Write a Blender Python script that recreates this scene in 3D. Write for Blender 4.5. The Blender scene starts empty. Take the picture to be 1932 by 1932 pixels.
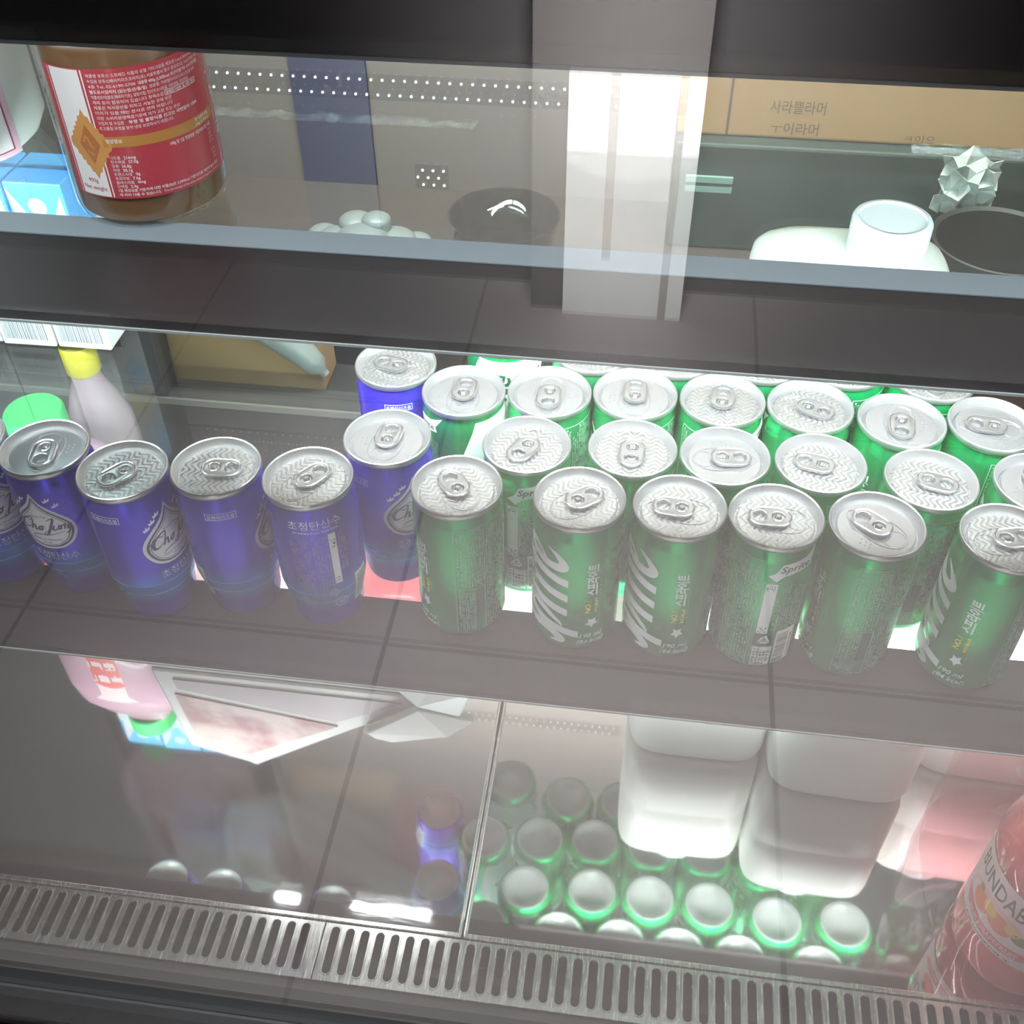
import bpy, bmesh, math, random
from mathutils import Vector, Matrix
from mathutils.geometry import tessellate_polygon
random.seed(7)
PI=math.pi
S=bpy.context.scene; C=S.collection
# ---------------------------------------------------------------- camera, world, lights, exposure
cam=bpy.data.cameras.new('camera'); co=bpy.data.objects.new('camera',cam); C.objects.link(co)
cam.sensor_width=36; cam.lens=38.361; cam.clip_start=.01
r_,u_,b_=(0.990968,0.133931,-0.006686),(-0.088131,0.688051,0.720291),(0.10107,-0.713196,0.69364)
co.matrix_world=Matrix(((r_[0],u_[0],b_[0],0),(r_[1],u_[1],b_[1],-.385135),(r_[2],u_[2],b_[2],.52534),(0,0,0,1)))
S.camera=co
S.view_settings.view_transform='Standard'; S.view_settings.look='None'; S.view_settings.gamma=1; S.view_settings.use_curve_mapping=False
S.view_settings.exposure=0.12
S.cycles.max_bounces=14; S.cycles.transparent_max_bounces=40; S.cycles.glossy_bounces=8; S.cycles.transmission_bounces=8
S.cycles.caustics_reflective=True; S.cycles.sample_clamp_indirect=6
w=bpy.data.worlds.new('world'); S.world=w; w.use_nodes=True
w.node_tree.nodes['Background'].inputs[0].default_value=(.9,.92,1,1); w.node_tree.nodes['Background'].inputs[1].default_value=.12
def area(name,loc,rot,sx,sy,e,col=(1,1,1)):
    l=bpy.data.lights.new(name,'AREA'); l.shape='RECTANGLE'; l.size=sx; l.size_y=sy; l.energy=e; l.color=col
    o=bpy.data.objects.new(name,l); C.objects.link(o); o.location=loc; o.rotation_euler=rot; return o
LED=(.90,.97,1)
ls=area('light_shelf_strip',(.06,.088,.232),(math.radians(56),0,0),.60,.012,6.6,LED); ls.data.spread=math.radians(150)     # LED row under the upper shelf, over the green cans
ls=area('light_shelf_strip_left',(-.45,.088,.232),(math.radians(55),0,0),.36,.012,1.9,LED); ls.data.spread=math.radians(150)
area('light_top_strip',(-.1,-.05,.445),(math.radians(-5),0,0),1.2,.012,3.3,LED)
lu=area('light_lower_strip',(.17,.058,-.013),(math.radians(78),0,0),.46,.008,3.4,LED); lu.data.spread=math.radians(130)
lg=area('light_lower_strip_left',(-.178,.060,-.013),(math.radians(18),0,0),.07,.006,.16,LED)
lg2=area('light_lower_spot_left',(-.275,.060,-.013),(math.radians(18),0,0),.02,.006,.05,LED)
lh=area('light_lower_strip_far_left',(-.45,.058,-.013),(math.radians(78),0,0),.5,.008,.9,LED); lh.data.spread=math.radians(115)       # LED row inside the top trim
lk=area('light_kitchen',(0,.56,1.5),(math.radians(24),0,0),1.8,.25,95,(1,.93,.86)); lk.data.spread=math.radians(95)
lw=area('fill_kitchen_wall',(0,.95,1.25),(math.radians(116),0,0),2.0,.15,68,(1,.96,.93)); lw.data.spread=math.radians(120)  # added wall wash, brightens what the deck and lids mirror
sl=area('light_shop',(.1,-.98,1.2),(0,0,0),1.7,.15,6.4,(1,.94,.93)); sl.data.spread=math.radians(44)
ld_=area('fill_door',(-.05,-1.2,-.2),(math.radians(-84),0,0),.3,.5,9.5,(1,.98,.97)); ld_.data.spread=math.radians(80)  # added lamp to brighten the white door mirrored in the front glass

# ---------------------------------------------------------------- materials
MC={}
def M(name,col,rough=.5,metal=0,**k):
    if name in MC: return MC[name]
    m=bpy.data.materials.new(name); m.use_nodes=True; p=m.node_tree.nodes['Principled BSDF']
    p.inputs['Base Color'].default_value=(*col,1); p.inputs['Roughness'].default_value=rough; p.inputs['Metallic'].default_value=metal
    if 'coat' in k: p.inputs['Coat Weight'].default_value=k['coat']; p.inputs['Coat Roughness'].default_value=.05
    if 'trans' in k: p.inputs['Transmission Weight'].default_value=k['trans']; p.inputs['IOR'].default_value=k.get('ior',1.4)
    if 'sss' in k: p.inputs['Subsurface Weight'].default_value=k['sss']; p.inputs['Subsurface Radius'].default_value=(.02,.02,.02); p.inputs['Subsurface Scale'].default_value=.5
    if 'emit' in k: p.inputs['Emission Color'].default_value=(*k.get('ecol',col),1); p.inputs['Emission Strength'].default_value=k['emit']
    if 'spec' in k: p.inputs['Specular IOR Level'].default_value=k['spec']
    MC[name]=m; return m
def nodes(m): return m.node_tree.nodes,m.node_tree.links
def noise_rough(m,scale,lo,hi,stretch=(1,1,1),bump=0,bscale=None):
    n,l=nodes(m); p=n['Principled BSDF']
    tc=n.new('ShaderNodeTexCoord'); mp=n.new('ShaderNodeMapping'); mp.inputs['Scale'].default_value=stretch
    l.new(tc.outputs['Object'],mp.inputs[0]); t=n.new('ShaderNodeTexNoise'); t.inputs['Scale'].default_value=scale; t.inputs['Detail'].default_value=5
    l.new(mp.outputs[0],t.inputs['Vector']); mr=n.new('ShaderNodeMapRange'); mr.inputs[1].default_value=.3; mr.inputs[2].default_value=.7
    mr.inputs[3].default_value=lo; mr.inputs[4].default_value=hi; l.new(t.outputs[0],mr.inputs[0]); l.new(mr.outputs[0],p.inputs['Roughness'])
    if bump:
        b=n.new('ShaderNodeBump'); b.inputs['Strength'].default_value=bump; b.inputs['Distance'].default_value=.001
        l.new(t.outputs[0],b.inputs['Height']); l.new(b.outputs[0],p.inputs['Normal'])
    return m
def pane(name,tint,refl,f0=.04,rough=0.0,gk=.9):
    """thin clear sheet: tinted see-through plus mirror reflection growing with angle"""
    m=bpy.data.materials.new(name); m.use_nodes=True; n,l=nodes(m); n.clear()
    o=n.new('ShaderNodeOutputMaterial'); mix=n.new('ShaderNodeMixShader'); t=n.new('ShaderNodeBsdfTransparent'); g=n.new('ShaderNodeBsdfGlossy')
    t.inputs[0].default_value=(*tint,1); g.inputs['Roughness'].default_value=rough; g.inputs[0].default_value=(1,1,1,1)
    f=n.new('ShaderNodeLayerWeight'); f.inputs[0].default_value=.5
    pw=n.new('ShaderNodeMath'); pw.operation='POWER'; pw.inputs[1].default_value=5; l.new(f.outputs['Facing'],pw.inputs[0])
    mm=n.new('ShaderNodeMath'); mm.operation='MULTIPLY_ADD'; mm.inputs[1].default_value=gk; mm.inputs[2].default_value=f0*refl; mm.use_clamp=True; l.new(pw.outputs[0],mm.inputs[0])
    l.new(mm.outputs[0],mix.inputs[0]); l.new(t.outputs[0],mix.inputs[1]); l.new(g.outputs[0],mix.inputs[2]); l.new(mix.outputs[0],o.inputs[0])
    MC[name]=m; return m
# ---------------------------------------------------------------- mesh helpers
class MB:
    def __init__(s): s.v=[]; s.f=[]; s.m=[]
    def add(s,vs,fs,mat=0):
        o=len(s.v); s.v+= [tuple(x) for x in vs]; s.f+=[[i+o for i in f] for f in fs]; s.m+=[mat]*len(fs); return s
    def box(s,x0,x1,y0,y1,z0,z1,mat=0):
        v=[(x,y,z) for z in (z0,z1) for y in (y0,y1) for x in (x0,x1)]
        return s.add(v,[(0,2,3,1),(4,5,7,6),(0,1,5,4),(2,6,7,3),(0,4,6,2),(1,3,7,5)],mat)
    def lathe(s,prof,seg=48,c=(0,0,0),mat=0,a0=0,a1=2*PI,sx=1,sy=1):
        full=abs(a1-a0-2*PI)<1e-6; n=seg if full else seg+1; vs=[]; fs=[]
        for r,z in prof:
            for i in range(n):
                a=a0+(a1-a0)*i/seg; vs.append((c[0]+r*sx*math.cos(a),c[1]+r*sy*math.sin(a),c[2]+z))
        for k in range(len(prof)-1):
            for i in range(seg):
                j=(i+1)%n; fs.append((k*n+i,k*n+j,(k+1)*n+j,(k+1)*n+i))
        return s.add(vs,fs,mat)
    def superbox(s,prof,a,b,p=6,seg=64,c=(0,0,0),mat=0):
        vs=[];fs=[]
        for k,(sc,z) in enumerate(prof):
            sa,sb=(sc if isinstance(sc,tuple) else (sc,sc))
            for i in range(seg):
                t=2*PI*i/seg; ct,st=math.cos(t),math.sin(t); r=(abs(ct)**p+abs(st)**p)**(-1/p)
                vs.append((c[0]+a*sa*r*ct,c[1]+b*sb*r*st,c[2]+z))
        for k in range(len(prof)-1):
            for i in range(seg):
                j=(i+1)%seg; fs.append((k*seg+i,k*seg+j,(k+1)*seg+j,(k+1)*seg+i))
        fs.append(list(range(seg))[::-1]); fs.append([(len(prof)-1)*seg+i for i in range(seg)])
        return s.add(vs,fs,mat)
    def tube(s,pts,r,seg=10,mat=0,closed=False):
        P=[Vector(p) for p in pts]; n=len(P); vs=[];fs=[]
        rr=r if isinstance(r,(list,tuple)) else [r]*n
        for i,p in enumerate(P):
            t=(P[(i+1)%n]-P[i-1]) if closed else (P[min(i+1,n-1)]-P[max(i-1,0)])
            t.normalize(); u=t.cross(Vector((0,0,1))); 
            if u.length<1e-4: u=t.cross(Vector((0,1,0)))
            u.normalize(); w=u.cross(t)
            for k in range(seg):
                a=2*PI*k/seg; vs.append(p+u*(rr[i]*math.cos(a))+w*(rr[i]*math.sin(a)))
        for i in range(n if closed else n-1):
            for k in range(seg):
                j=(i+1)%n; fs.append((i*seg+k,i*seg+(k+1)%seg,j*seg+(k+1)%seg,j*seg+k))
        if not closed: fs.append(list(range(seg))[::-1]); fs.append([(n-1)*seg+k for k in range(seg)])
        return s.add(vs,fs,mat)
    def prism(s,pts,t,frame,mat=0,mside=None):
        """2D outline extruded; frame(x,y,d) -> 3D"""
        n=len(pts); tri=tessellate_polygon([[Vector((x,y,0)) for x,y in pts]])
        s.add([frame(x,y,0) for x,y in pts]+[frame(x,y,t) for x,y in pts],[list(q) for q in tri]+[[i+n for i in q][::-1] for q in tri],mat)
        s.add([frame(x,y,0) for x,y in pts]+[frame(x,y,t) for x,y in pts],[(i,(i+1)%n,(i+1)%n+n,i+n) for i in range(n)],mat if mside is None else mside)
        return s
    def build(s,name,mats,parent=None,smooth=40,bevel=0,loc=None):
        me=bpy.data.meshes.new(name); me.from_pydata(s.v,[],s.f); 
        for m in (mats if isinstance(mats,(list,tuple)) else [mats]): me.materials.append(m)
        for p,mi in zip(me.polygons,s.m): p.material_index=mi
        bm=bmesh.new(); bm.from_mesh(me)
        if not name.startswith('print'): bmesh.ops.remove_doubles(bm,verts=bm.verts,dist=1e-6); bmesh.ops.recalc_face_normals(bm,faces=bm.faces)
        bm.to_mesh(me); bm.free()
        if smooth:
            for p in me.polygons: p.use_smooth=True
            me.set_sharp_from_angle(angle=math.radians(smooth))
        o=bpy.data.objects.new(name,me); C.objects.link(o)
        if loc: o.location=loc
        if parent: o.parent=parent
        if bevel:
            md=o.modifiers.new('b','BEVEL'); md.width=bevel; md.segments=2; md.limit_method='ANGLE'; md.angle_limit=.7
        return o
def tag(o,label,cat,group=None):
    o['label']=label; o['category']=cat
    if group: o['group']=group
    return o
def struct(o): o['kind']='structure'; return o
def thing(name,label,cat,loc=(0,0,0),rz=0,group=None):
    o=bpy.data.objects.new(name,None); C.objects.link(o); o.empty_display_size=.02; o.location=loc; o.rotation_euler=(0,0,rz); return tag(o,label,cat,group)
def curve_mesh(loops,depth,bevel=0,res=2):
    c=bpy.data.curves.new('c','CURVE'); c.dimensions='2D'; c.fill_mode='BOTH'; c.extrude=depth/2; c.bevel_depth=bevel; c.bevel_resolution=res
    for L in loops:
        s=c.splines.new('POLY'); s.points.add(len(L)-1); s.use_cyclic_u=True
        for p,(x,y) in zip(s.points,L): p.co=(x,y,0,1)
    o=bpy.data.objects.new('c',c); C.objects.link(o); dg=bpy.context.evaluated_depsgraph_get()
    m=bpy.data.meshes.new_from_object(o.evaluated_get(dg)); v=[x.co[:] for x in m.vertices]; f=[list(p.vertices) for p in m.polygons]
    bpy.data.objects.remove(o); bpy.data.curves.remove(c); bpy.data.meshes.remove(m); return v,f
def stadium(cx,cy,hx,hy,n=10):
    """rounded slot, half sizes hx, hy (long axis the larger)"""
    r=min(hx,hy); L=[]
    if hx>=hy:
        for i in range(n+1): a=-PI/2+PI*i/n; L.append((cx+hx-r+r*math.cos(a),cy+r*math.sin(a)))
        for i in range(n+1): a=PI/2+PI*i/n; L.append((cx-hx+r+r*math.cos(a),cy+r*math.sin(a)))
    else: L=[(cx+y-cy,cy+x-cx) for x,y in stadium(cx,cy,hy,hx,n)]
    return L
TX={}
def text2d(s,size,shear=0,weight=0,width=None,align='L'):
    """flat lettering -> verts (x,y), faces"""
    key=(s,shear,weight)
    if key not in TX:
        c=bpy.data.curves.new('t','FONT'); c.body=s; c.size=1; c.shear=shear; c.offset=weight; c.resolution_u=2
        o=bpy.data.objects.new('t',c); C.objects.link(o); dg=bpy.context.evaluated_depsgraph_get()
        m=bpy.data.meshes.new_from_object(o.evaluated_get(dg)); TX[key]=([(v.co.x,v.co.y) for v in m.vertices],[list(p.vertices) for p in m.polygons])
        bpy.data.objects.remove(o); bpy.data.curves.remove(c); bpy.data.meshes.remove(m)
    v,f=TX[key]
    if not v: return [],[]
    x0=min(a for a,b in v); x1=max(a for a,b in v); k=size; kx=size if width is None else width/(x1-x0)
    off={'L':x0,'C':(x0+x1)/2,'R':x1}[align]
    return [((a-off)*kx,b*k) for a,b in v],f
def smoothpath(pts,n=6):
    out=[]
    for i in range(len(pts)-1):
        p0,p1,p2,p3=pts[max(i-1,0)],pts[i],pts[i+1],pts[min(i+2,len(pts)-1)]
        for k in range(n):
            t=k/n; out.append(tuple(.5*(2*b+(c-a)*t+(2*a-5*b+4*c-d)*t*t+(3*b-a-3*c+d)*t**3) for a,b,c,d in zip(p0,p1,p2,p3)))
    out.append(tuple(pts[-1])); return out
class Print:
    """printed artwork laid out flat (mm: s along the surface, z up), then wrapped on to a surface"""
    def __init__(s): s.it=[]
    def raw(s,v,f,mat,lay): s.it.append((v,f,mat,lay)); return s
    def poly(s,pts,mat,lay=1):
        tri=tessellate_polygon([[Vector((x,y,0)) for x,y in pts]]); return s.raw(list(pts),[list(t) for t in tri],mat,lay)
    def rect(s,x0,x1,z0,z1,mat,lay=1): return s.raw([(x0,z0),(x1,z0),(x1,z1),(x0,z1)],[[0,1,2,3]],mat,lay)
    def frame(s,x0,x1,z0,z1,w,mat,lay=1):
        s.rect(x0,x1,z0,z0+w,mat,lay); s.rect(x0,x1,z1-w,z1,mat,lay); s.rect(x0,x0+w,z0,z1,mat,lay); return s.rect(x1-w,x1,z0,z1,mat,lay)
    def text(s,t,x,z,size,mat,lay=2,rot=0,shear=0,weight=0,width=None,align='L'):
        v,f=text2d(t,size,shear,weight,width,align); c,d=math.cos(rot),math.sin(rot)
        return s.raw([(x+a*c-b*d,z+a*d+b*c) for a,b in v],f,mat,lay) if v else s
    def stroke(s,pts,wd,mat,lay=2,n=6,fr=lambda x,y:(x,y)):
        P=smoothpath([(*p,wd) if len(p)==2 else p for p in pts],n); V=[];F=[]
        for i,(x,y,ww) in enumerate(P):
            a=P[max(i-1,0)]; b=P[min(i+1,len(P)-1)]; dx,dy=b[0]-a[0],b[1]-a[1]; L=math.hypot(dx,dy) or 1
            nx,ny=-dy/L*ww/2,dx/L*ww/2; V+=[fr(x+nx,y+ny),fr(x-nx,y-ny)]
        for i in range(len(P)-1): F.append([2*i,2*i+1,2*i+3,2*i+2])
        return s.raw(V,F,mat,lay)
    def tiny(s,x0,x1,z0,z1,rows,mat,lay=2,vert=False,fill=.9):
        """rows of characters too small to read"""
        V=[];F=[]
        def q(a,b,c,d):
            if vert: a,b,c,d=(x1-(c-z0)/(z1-z0)*0-0,0,0,0) if False else (a,b,c,d)
            o=len(V); V.extend([(a,c),(b,c),(b,d),(a,d)]); F.append([o,o+1,o+2,o+3])
        if not vert:
            h=(z1-z0)/rows; g=h*.72
            for r in range(rows):
                z=z0+r*h; x=x0
                end=x1-(random.random()*.3*(x1-x0) if random.random()<.25 else 0)
                while x+g<end:
                    if random.random()<.86:
                        q(x,x+g*.8,z+g*random.choice((.1,.5,.8)),z+g*random.choice((.1,.5,.8))+g*.16)
                        q(x+g*.3,x+g*.46,z,z+g*random.uniform(.5,1))
                        if random.random()<.6: q(x+g*.7,x+g*.84,z+g*.2,z+g)
                        if random.random()<.5: q(x,x+g*.7,z+g*.9,z+g*1.05)
                    x+=g*1.05
            return s.raw(V,F,mat,lay)
        t=Print(); t.tiny(z0,z1,-x1,-x0,rows,mat,lay); v,f,_,_=t.it[0]
        return s.raw([(-b,a) for a,b in v],f,mat,lay)
    def barcode(s,x0,x1,z0,z1,mat,lay=2,vert=False):
        p=(z0 if vert else x0); e=(z1 if vert else x1); u=(e-p)/60
        while p<e-u*3:
            ww=u*random.choice((.6,1,1,1.8)); 
            if vert: s.rect(x0,x1,p,p+ww,mat,lay)
            else: s.rect(p,p+ww,z0,z1,mat,lay)
            p+=ww+u*random.choice((.6,1,1.6))
        return s
    def build(s,name,mats,mapfn,parent=None,cut=3,zcut=(),step=.05):
        mb=MB()
        for v,f,mat,lay in s.it:
            bm=bmesh.new(); vs=[bm.verts.new((a,b,0)) for a,b in v]
            for q in f:
                try: bm.faces.new([vs[i] for i in q])
                except ValueError: pass
            x0=min(a for a,b in v); x1=max(a for a,b in v); z0=min(b for a,b in v); z1=max(b for a,b in v)
            if len(v)<3000 or x1-x0>60:
                if x1-x0>cut*.7 and not (len(f)>1000 and len(v)==4*len(f)):
                    k=math.ceil(x0/cut)
                    while k*cut<x1:
                        bmesh.ops.bisect_plane(bm,geom=bm.verts[:]+bm.edges[:]+bm.faces[:],plane_co=(k*cut,0,0),plane_no=(1,0,0)); k+=1
                for z in zcut:
                    if z0<z<z1: bmesh.ops.bisect_plane(bm,geom=bm.verts[:]+bm.edges[:]+bm.faces[:],plane_co=(0,z,0),plane_no=(0,1,0))
            bm.verts.index_update()
            mb.add([mapfn(q.co.x,q.co.y,.05+lay*step) for q in bm.verts],[[q.index for q in p.verts] for p in bm.faces],mat); bm.free()
        return mb.build(name,mats,parent,smooth=0)
def wrap(prof):
    """profile [(r,z)] in mm -> mapping (s,z,lift) to metres on the lathe"""
    R=max(r for r,z in prof); pr=sorted(prof,key=lambda q:q[1])
    def fn(s,z,l):
        r=pr[-1][0]
        for (r0,z0),(r1,z1) in zip(pr,pr[1:]):
            if z0<=z<=z1 and z1>z0: r=r0+(r1-r0)*(z-z0)/(z1-z0); break
        a=s/R; r+=l; return (r*math.cos(a)/1000,r*math.sin(a)/1000,z/1000)
    return fn
mm=lambda prof:[(r/1000,z/1000) for r,z in prof]
def copy_tree(o,parent=None):
    c=o.copy(); C.objects.link(c)
    if parent: c.parent=parent
    for ch in list(o.children): copy_tree(ch,c)
    return c

# ---------------------------------------------------------------- materials used all over
black=M('black_gloss_paint',(.012,.011,.012),.25)
blackmat=M('black_matte',(.01,.01,.011),.6)
steel=noise_rough(M('stainless_steel',(.74,.71,.69),.16,1),60,.025,.06,(1,14,1))
steelb=noise_rough(M('brushed_grille_steel',(.82,.77,.72),.25,1),80,.16,.30,(20,1,1))
alu=M('grey_aluminium',(.25,.295,.33),.5,.1)
darkgrey=M('dark_grey_rubber',(.035,.033,.034),.5)
white=M('white_plastic',(.86,.88,.86),.35,sss=.0)
milk=M('milky_jug_plastic',(.84,.88,.82),.4)
glass_front=pane('front_glass',(.97,.985,.98),3.4)
glass_shelf=pane('shelf_glass',(.93,.965,.95),1.1)
glass_back=pane('back_glass',(.80,.85,.84),.05,gk=.03)
film=pane('shrink_film',(.95,.82,.84),.5,gk=.5)

# ---------------------------------------------------------------- the display case: structure
FL=-.22; GY=-.122; BY0=.42
struct(MB().box(-1.1,.9,GY-.003,GY+.003,-.232,.72).build('window_1',glass_front,smooth=0))
tm=MB().box(-1.1,.9,-.117,-.097,.4185,.72); tm.box(-1.1,.9,-.1175,-.0965,.4175,.4185,1)
struct(MB().box(-1.1,.9,-.117,BY0+.02,.72,.74).build('ceiling',M('case_top_grey',(.30,.27,.26),.6),smooth=0))
struct(tm.build('trim_1',[black,alu],smooth=0))
tb=MB().box(-1.1,.9,-.105,-.092,-.262,-.224,0)           # stainless lip in front of the grille
tb.box(-1.1,.9,-.117,-.105,-.262,-.231,1); tb.box(-1.1,.9,-.137,-.117,-.262,-.2325,2); tb.box(-1.1,.9,-.150,-.137,-.60,-.250,3)
struct(tb.build('trim_2',[M('lip_grey_steel',(.10,.088,.083),.7),darkgrey,noise_rough(M('worn_profile_aluminium',(.16,.145,.145),.4,.3),200,.3,.6),blackmat],smooth=0))
# back sliding door with its frame
BY=.42
d=struct(MB().box(-1.1,.9,BY,BY+.005,-.135,.72).build('door_1',glass_back,smooth=0))
fr=MB().box(-1.1,.9,BY-.012,BY+.02,-.165,-.132); fr.box(-1.1,.9,BY-.008,BY+.016,-.22,-.165)
fr.box(-.485,-.452,BY-.010,BY+.016,-.132,.72)
struct(fr.build('door_frame',[M('charcoal_door_frame',(.035,.034,.035),.35)],d,smooth=0,bevel=.001))
struct(MB().box(-1.1,.9,BY-.015,BY-.012,-.138,-.131).build('door_track',M('door_track_grey',(.20,.19,.18),.4,.5),d,smooth=0))
# wall of the well under the floor panels
struct(MB().box(-1.1,.9,-.092,BY+.02,-.285,-.262).build('trim_3',M('dark_air_duct',(.07,.055,.05),.6),smooth=0))

# ---------------------------------------------------------------- stainless deck panels
def deck(x0,x1,label,tilt=0):
    m=MB().box(x0,x1,-.047,BY-.02,FL-.004,FL); e=.0022
    for a,b,c,dd in ((x0,x0+e,-.047,BY-.02),(x1-e,x1,-.047,BY-.02),(x0,x1,-.0505,-.047)): m.box(a,b,c,dd,FL-.004,FL+.0022,1)
    return tag(m.build('deck_panel',[steel,steelb],smooth=0,bevel=.0006),label,'floor panel','steel deck panels of the case')
deck(-1.0,-.0865,'wide empty steel deck panel under the blue cans, mirroring a pink pack')
deck(-.0845,.85,'steel deck panel under the white jugs, mirroring can bottoms')
# slotted intake grille, two lengths
def grille(x0,x1,label):
    pitch=.0107; n=int((x1-x0-.004)/pitch); sl=[]; a=x0+((x1-x0)-n*pitch)/2+pitch/2
    loops=[[(x0,-.092),(x1,-.092),(x1,-.0515),(x0,-.0515)]]
    for i in range(n): loops.append(stadium(a+i*pitch,-.0705,.0028,.0165,8))
    v,f=curve_mesh(loops,.0012); m=MB().add([(x,y,z+FL+.0002) for x,y,z in v],f)
    for i in range(n):
        L=stadium(a+i*pitch,-.0705,.0034,.0171,7); m.tube([(x,y,FL+.0007) for x,y in L],.0007,6,0,True)
    return tag(m.build('intake_grille',steelb,smooth=50),label,'grille','slotted air grille along the front')
grille(-1.0,-.1835,'slotted steel air grille, left length in front of the empty deck panel')
grille(-.1825,.85,'slotted steel air grille, right length in front of the jugs and can reflections')

# ---------------------------------------------------------------- glass shelves
def shelf(z,label,strip):
    t=thing('glass_shelf',label,'shelf',(0,0,z))
    MB().box(-1.05,.85,.0655,.375,-.006,-.0003).build('glass_pane',glass_shelf,t,smooth=0)
    MB().box(-1.05,.85,0,.0655,-.006,0).build('black_band',M('band_black',(.016,.014,.015),.42) ,t,smooth=0)['label']='black printed front band'
    MB().box(-1.05,.85,-.0008,0,-.006,-.0048).build('polished_edge',M('polished_glass_edge',(.35,.37,.37),.3),t,smooth=0)
    if strip:
        h=MB().box(-1.05,.85,.0655,.084,-.0003,.0006).build('light_housing',alu,t,smooth=0); h['label']='grey aluminium light strip housing'
        MB().box(-1.05,.85,.066,.0835,-.013,-.0062).build('strip_body',alu,t,smooth=0)
        dm=MB()
        for k in range(2):
            for i in range(56):
                x=-.26+i*.011+k*.0055; y=.071+k*.0075; dm.lathe([(.0015,-.0132),(.0012,-.0142),(0,-.0144)],8,(x,y,0))
        dm.build('diode_row',M('led_white',(1,1,1),.5,emit=14,ecol=LED),t,smooth=0)
    return t
shelf(0,'middle glass shelf carrying all the drink cans',False)
shelf(.25,'upper glass shelf carrying the red-labelled spread jar',True)

# ---------------------------------------------------------------- cans
def lid_material():
    m=M('can_lid_aluminium',(.84,.85,.85),.30,.97); n,l=nodes(m); p=n['Principled BSDF']
    tc=n.new('ShaderNodeTexCoord'); wv=n.new('ShaderNodeTexWave'); wv.wave_type='BANDS'; wv.bands_direction='X'
    wv.inputs['Scale'].default_value=88; wv.inputs['Distortion'].default_value=0
    ns=n.new('ShaderNodeTexWave'); ns.bands_direction='Y'; ns.inputs['Scale'].default_value=34
    ad=n.new('ShaderNodeMixRGB'); ad.blend_type='LINEAR_LIGHT'; ad.inputs[0].default_value=.0017
    l.new(tc.outputs['Object'],ns.inputs[0]); l.new(tc.outputs['Object'],ad.inputs[1]); l.new(ns.outputs['Color'],ad.inputs[2]); l.new(ad.outputs[0],wv.inputs[0])
    mr=n.new('ShaderNodeMapRange'); mr.inputs[3].default_value=.21; mr.inputs[4].default_value=.38; l.new(wv.outputs['Fac'],mr.inputs[0]); l.new(mr.outputs[0],p.inputs['Roughness'])
    b=n.new('ShaderNodeBump'); b.inputs['Strength'].default_value=.35; b.inputs['Distance'].default_value=.00022
    l.new(wv.outputs['Fac'],b.inputs['Height']); l.new(b.outputs[0],p.inputs['Normal'])
    return m
lidm=lid_material(); lids2=M('can_lid_smooth',(.80,.81,.83),.25,.95); rimm=M('can_rim_aluminium',(.80,.80,.79),.30,.93); tabm=M('pull_tab_aluminium',(.86,.87,.87),.22,.97)
basem=M('can_base_aluminium',(.46,.455,.45),.3,.5)
green=M('green_can_metal',(.0,.46,.14),.24,.78)
inkw=M('print_white',(.90,.92,.92),.4,.05); inky=M('print_yellow',(.85,.72,.04),.4); inkd=M('print_dark_green',(.01,.10,.045),.4,.3)
inkt=M('print_pale_green',(.34,.52,.42),.4,.3); inkr=M('print_red',(.65,.04,.05),.4); inkk=M('print_black',(.02,.02,.022),.4)
inkn=M('print_navy',(.06,.05,.16),.4); inks=M('print_silver',(.80,.78,.81),.4,.1); inkl=M('print_light_blue',(.22,.48,.95),.35,.2)
def blue_metal():
    m=M('blue_can_metal',(.07,.06,.42),.26,.6); n,l=nodes(m); p=n['Principled BSDF']
    tc=n.new('ShaderNodeTexCoord'); sp=n.new('ShaderNodeSeparateXYZ'); mr=n.new('ShaderNodeMapRange'); mr.inputs[1].default_value=0; mr.inputs[2].default_value=.106
    cr=n.new('ShaderNodeValToRGB'); e=cr.color_ramp.elements
    e[0].position=0; e[0].color=(.08,.04,.58,1); e[1].position=1; e[1].color=(.055,.035,.68,1)
    for pos,c in ((.13,(.075,.04,.58,1)),(.21,(.04,.25,.82,1)),(.29,(.04,.25,.82,1)),(.42,(.055,.035,.64,1))):
        k=e.new(pos); k.color=c
    l.new(tc.outputs['Object'],sp.inputs[0]); l.new(sp.outputs[2],mr.inputs[0]); l.new(mr.outputs[0],cr.inputs[0]); l.new(cr.outputs[0],p.inputs['Base Color'])
    return m
bluem=blue_metal()
G_PROF=[(22,.0),(23.2,.7),(25,3.6),(26.1,7.5),(26.3,9),(26.3,92),(25.9,94.6),(24.8,99),(24.5,101.6)]
B_PROF=[(20.5,0),(21.6,.8),(22.2,4),(22.6,12),(23.4,17),(25.3,26),(26.2,31),(26.3,34),(26.3,92),(25.9,94.6),(24.8,99),(24.5,101.6)]
DOME=[(0,7),(8,6.4),(14,4.6),(18,1.6),(19.3,.2),(20.2,0)]
LID=[(24.5,101.5),(25.8,102.0),(26.35,103),(26.45,104.9),(26.1,105.8),(25.5,106.1),(24.9,105.8),(24.4,104.8),(23.0,100.6),(22.6,99.6),(22.1,99.5),(21.7,100.1),(21.4,101.5),(20.9,102.0),(20.3,102.05),(0,102.05)]
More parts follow.
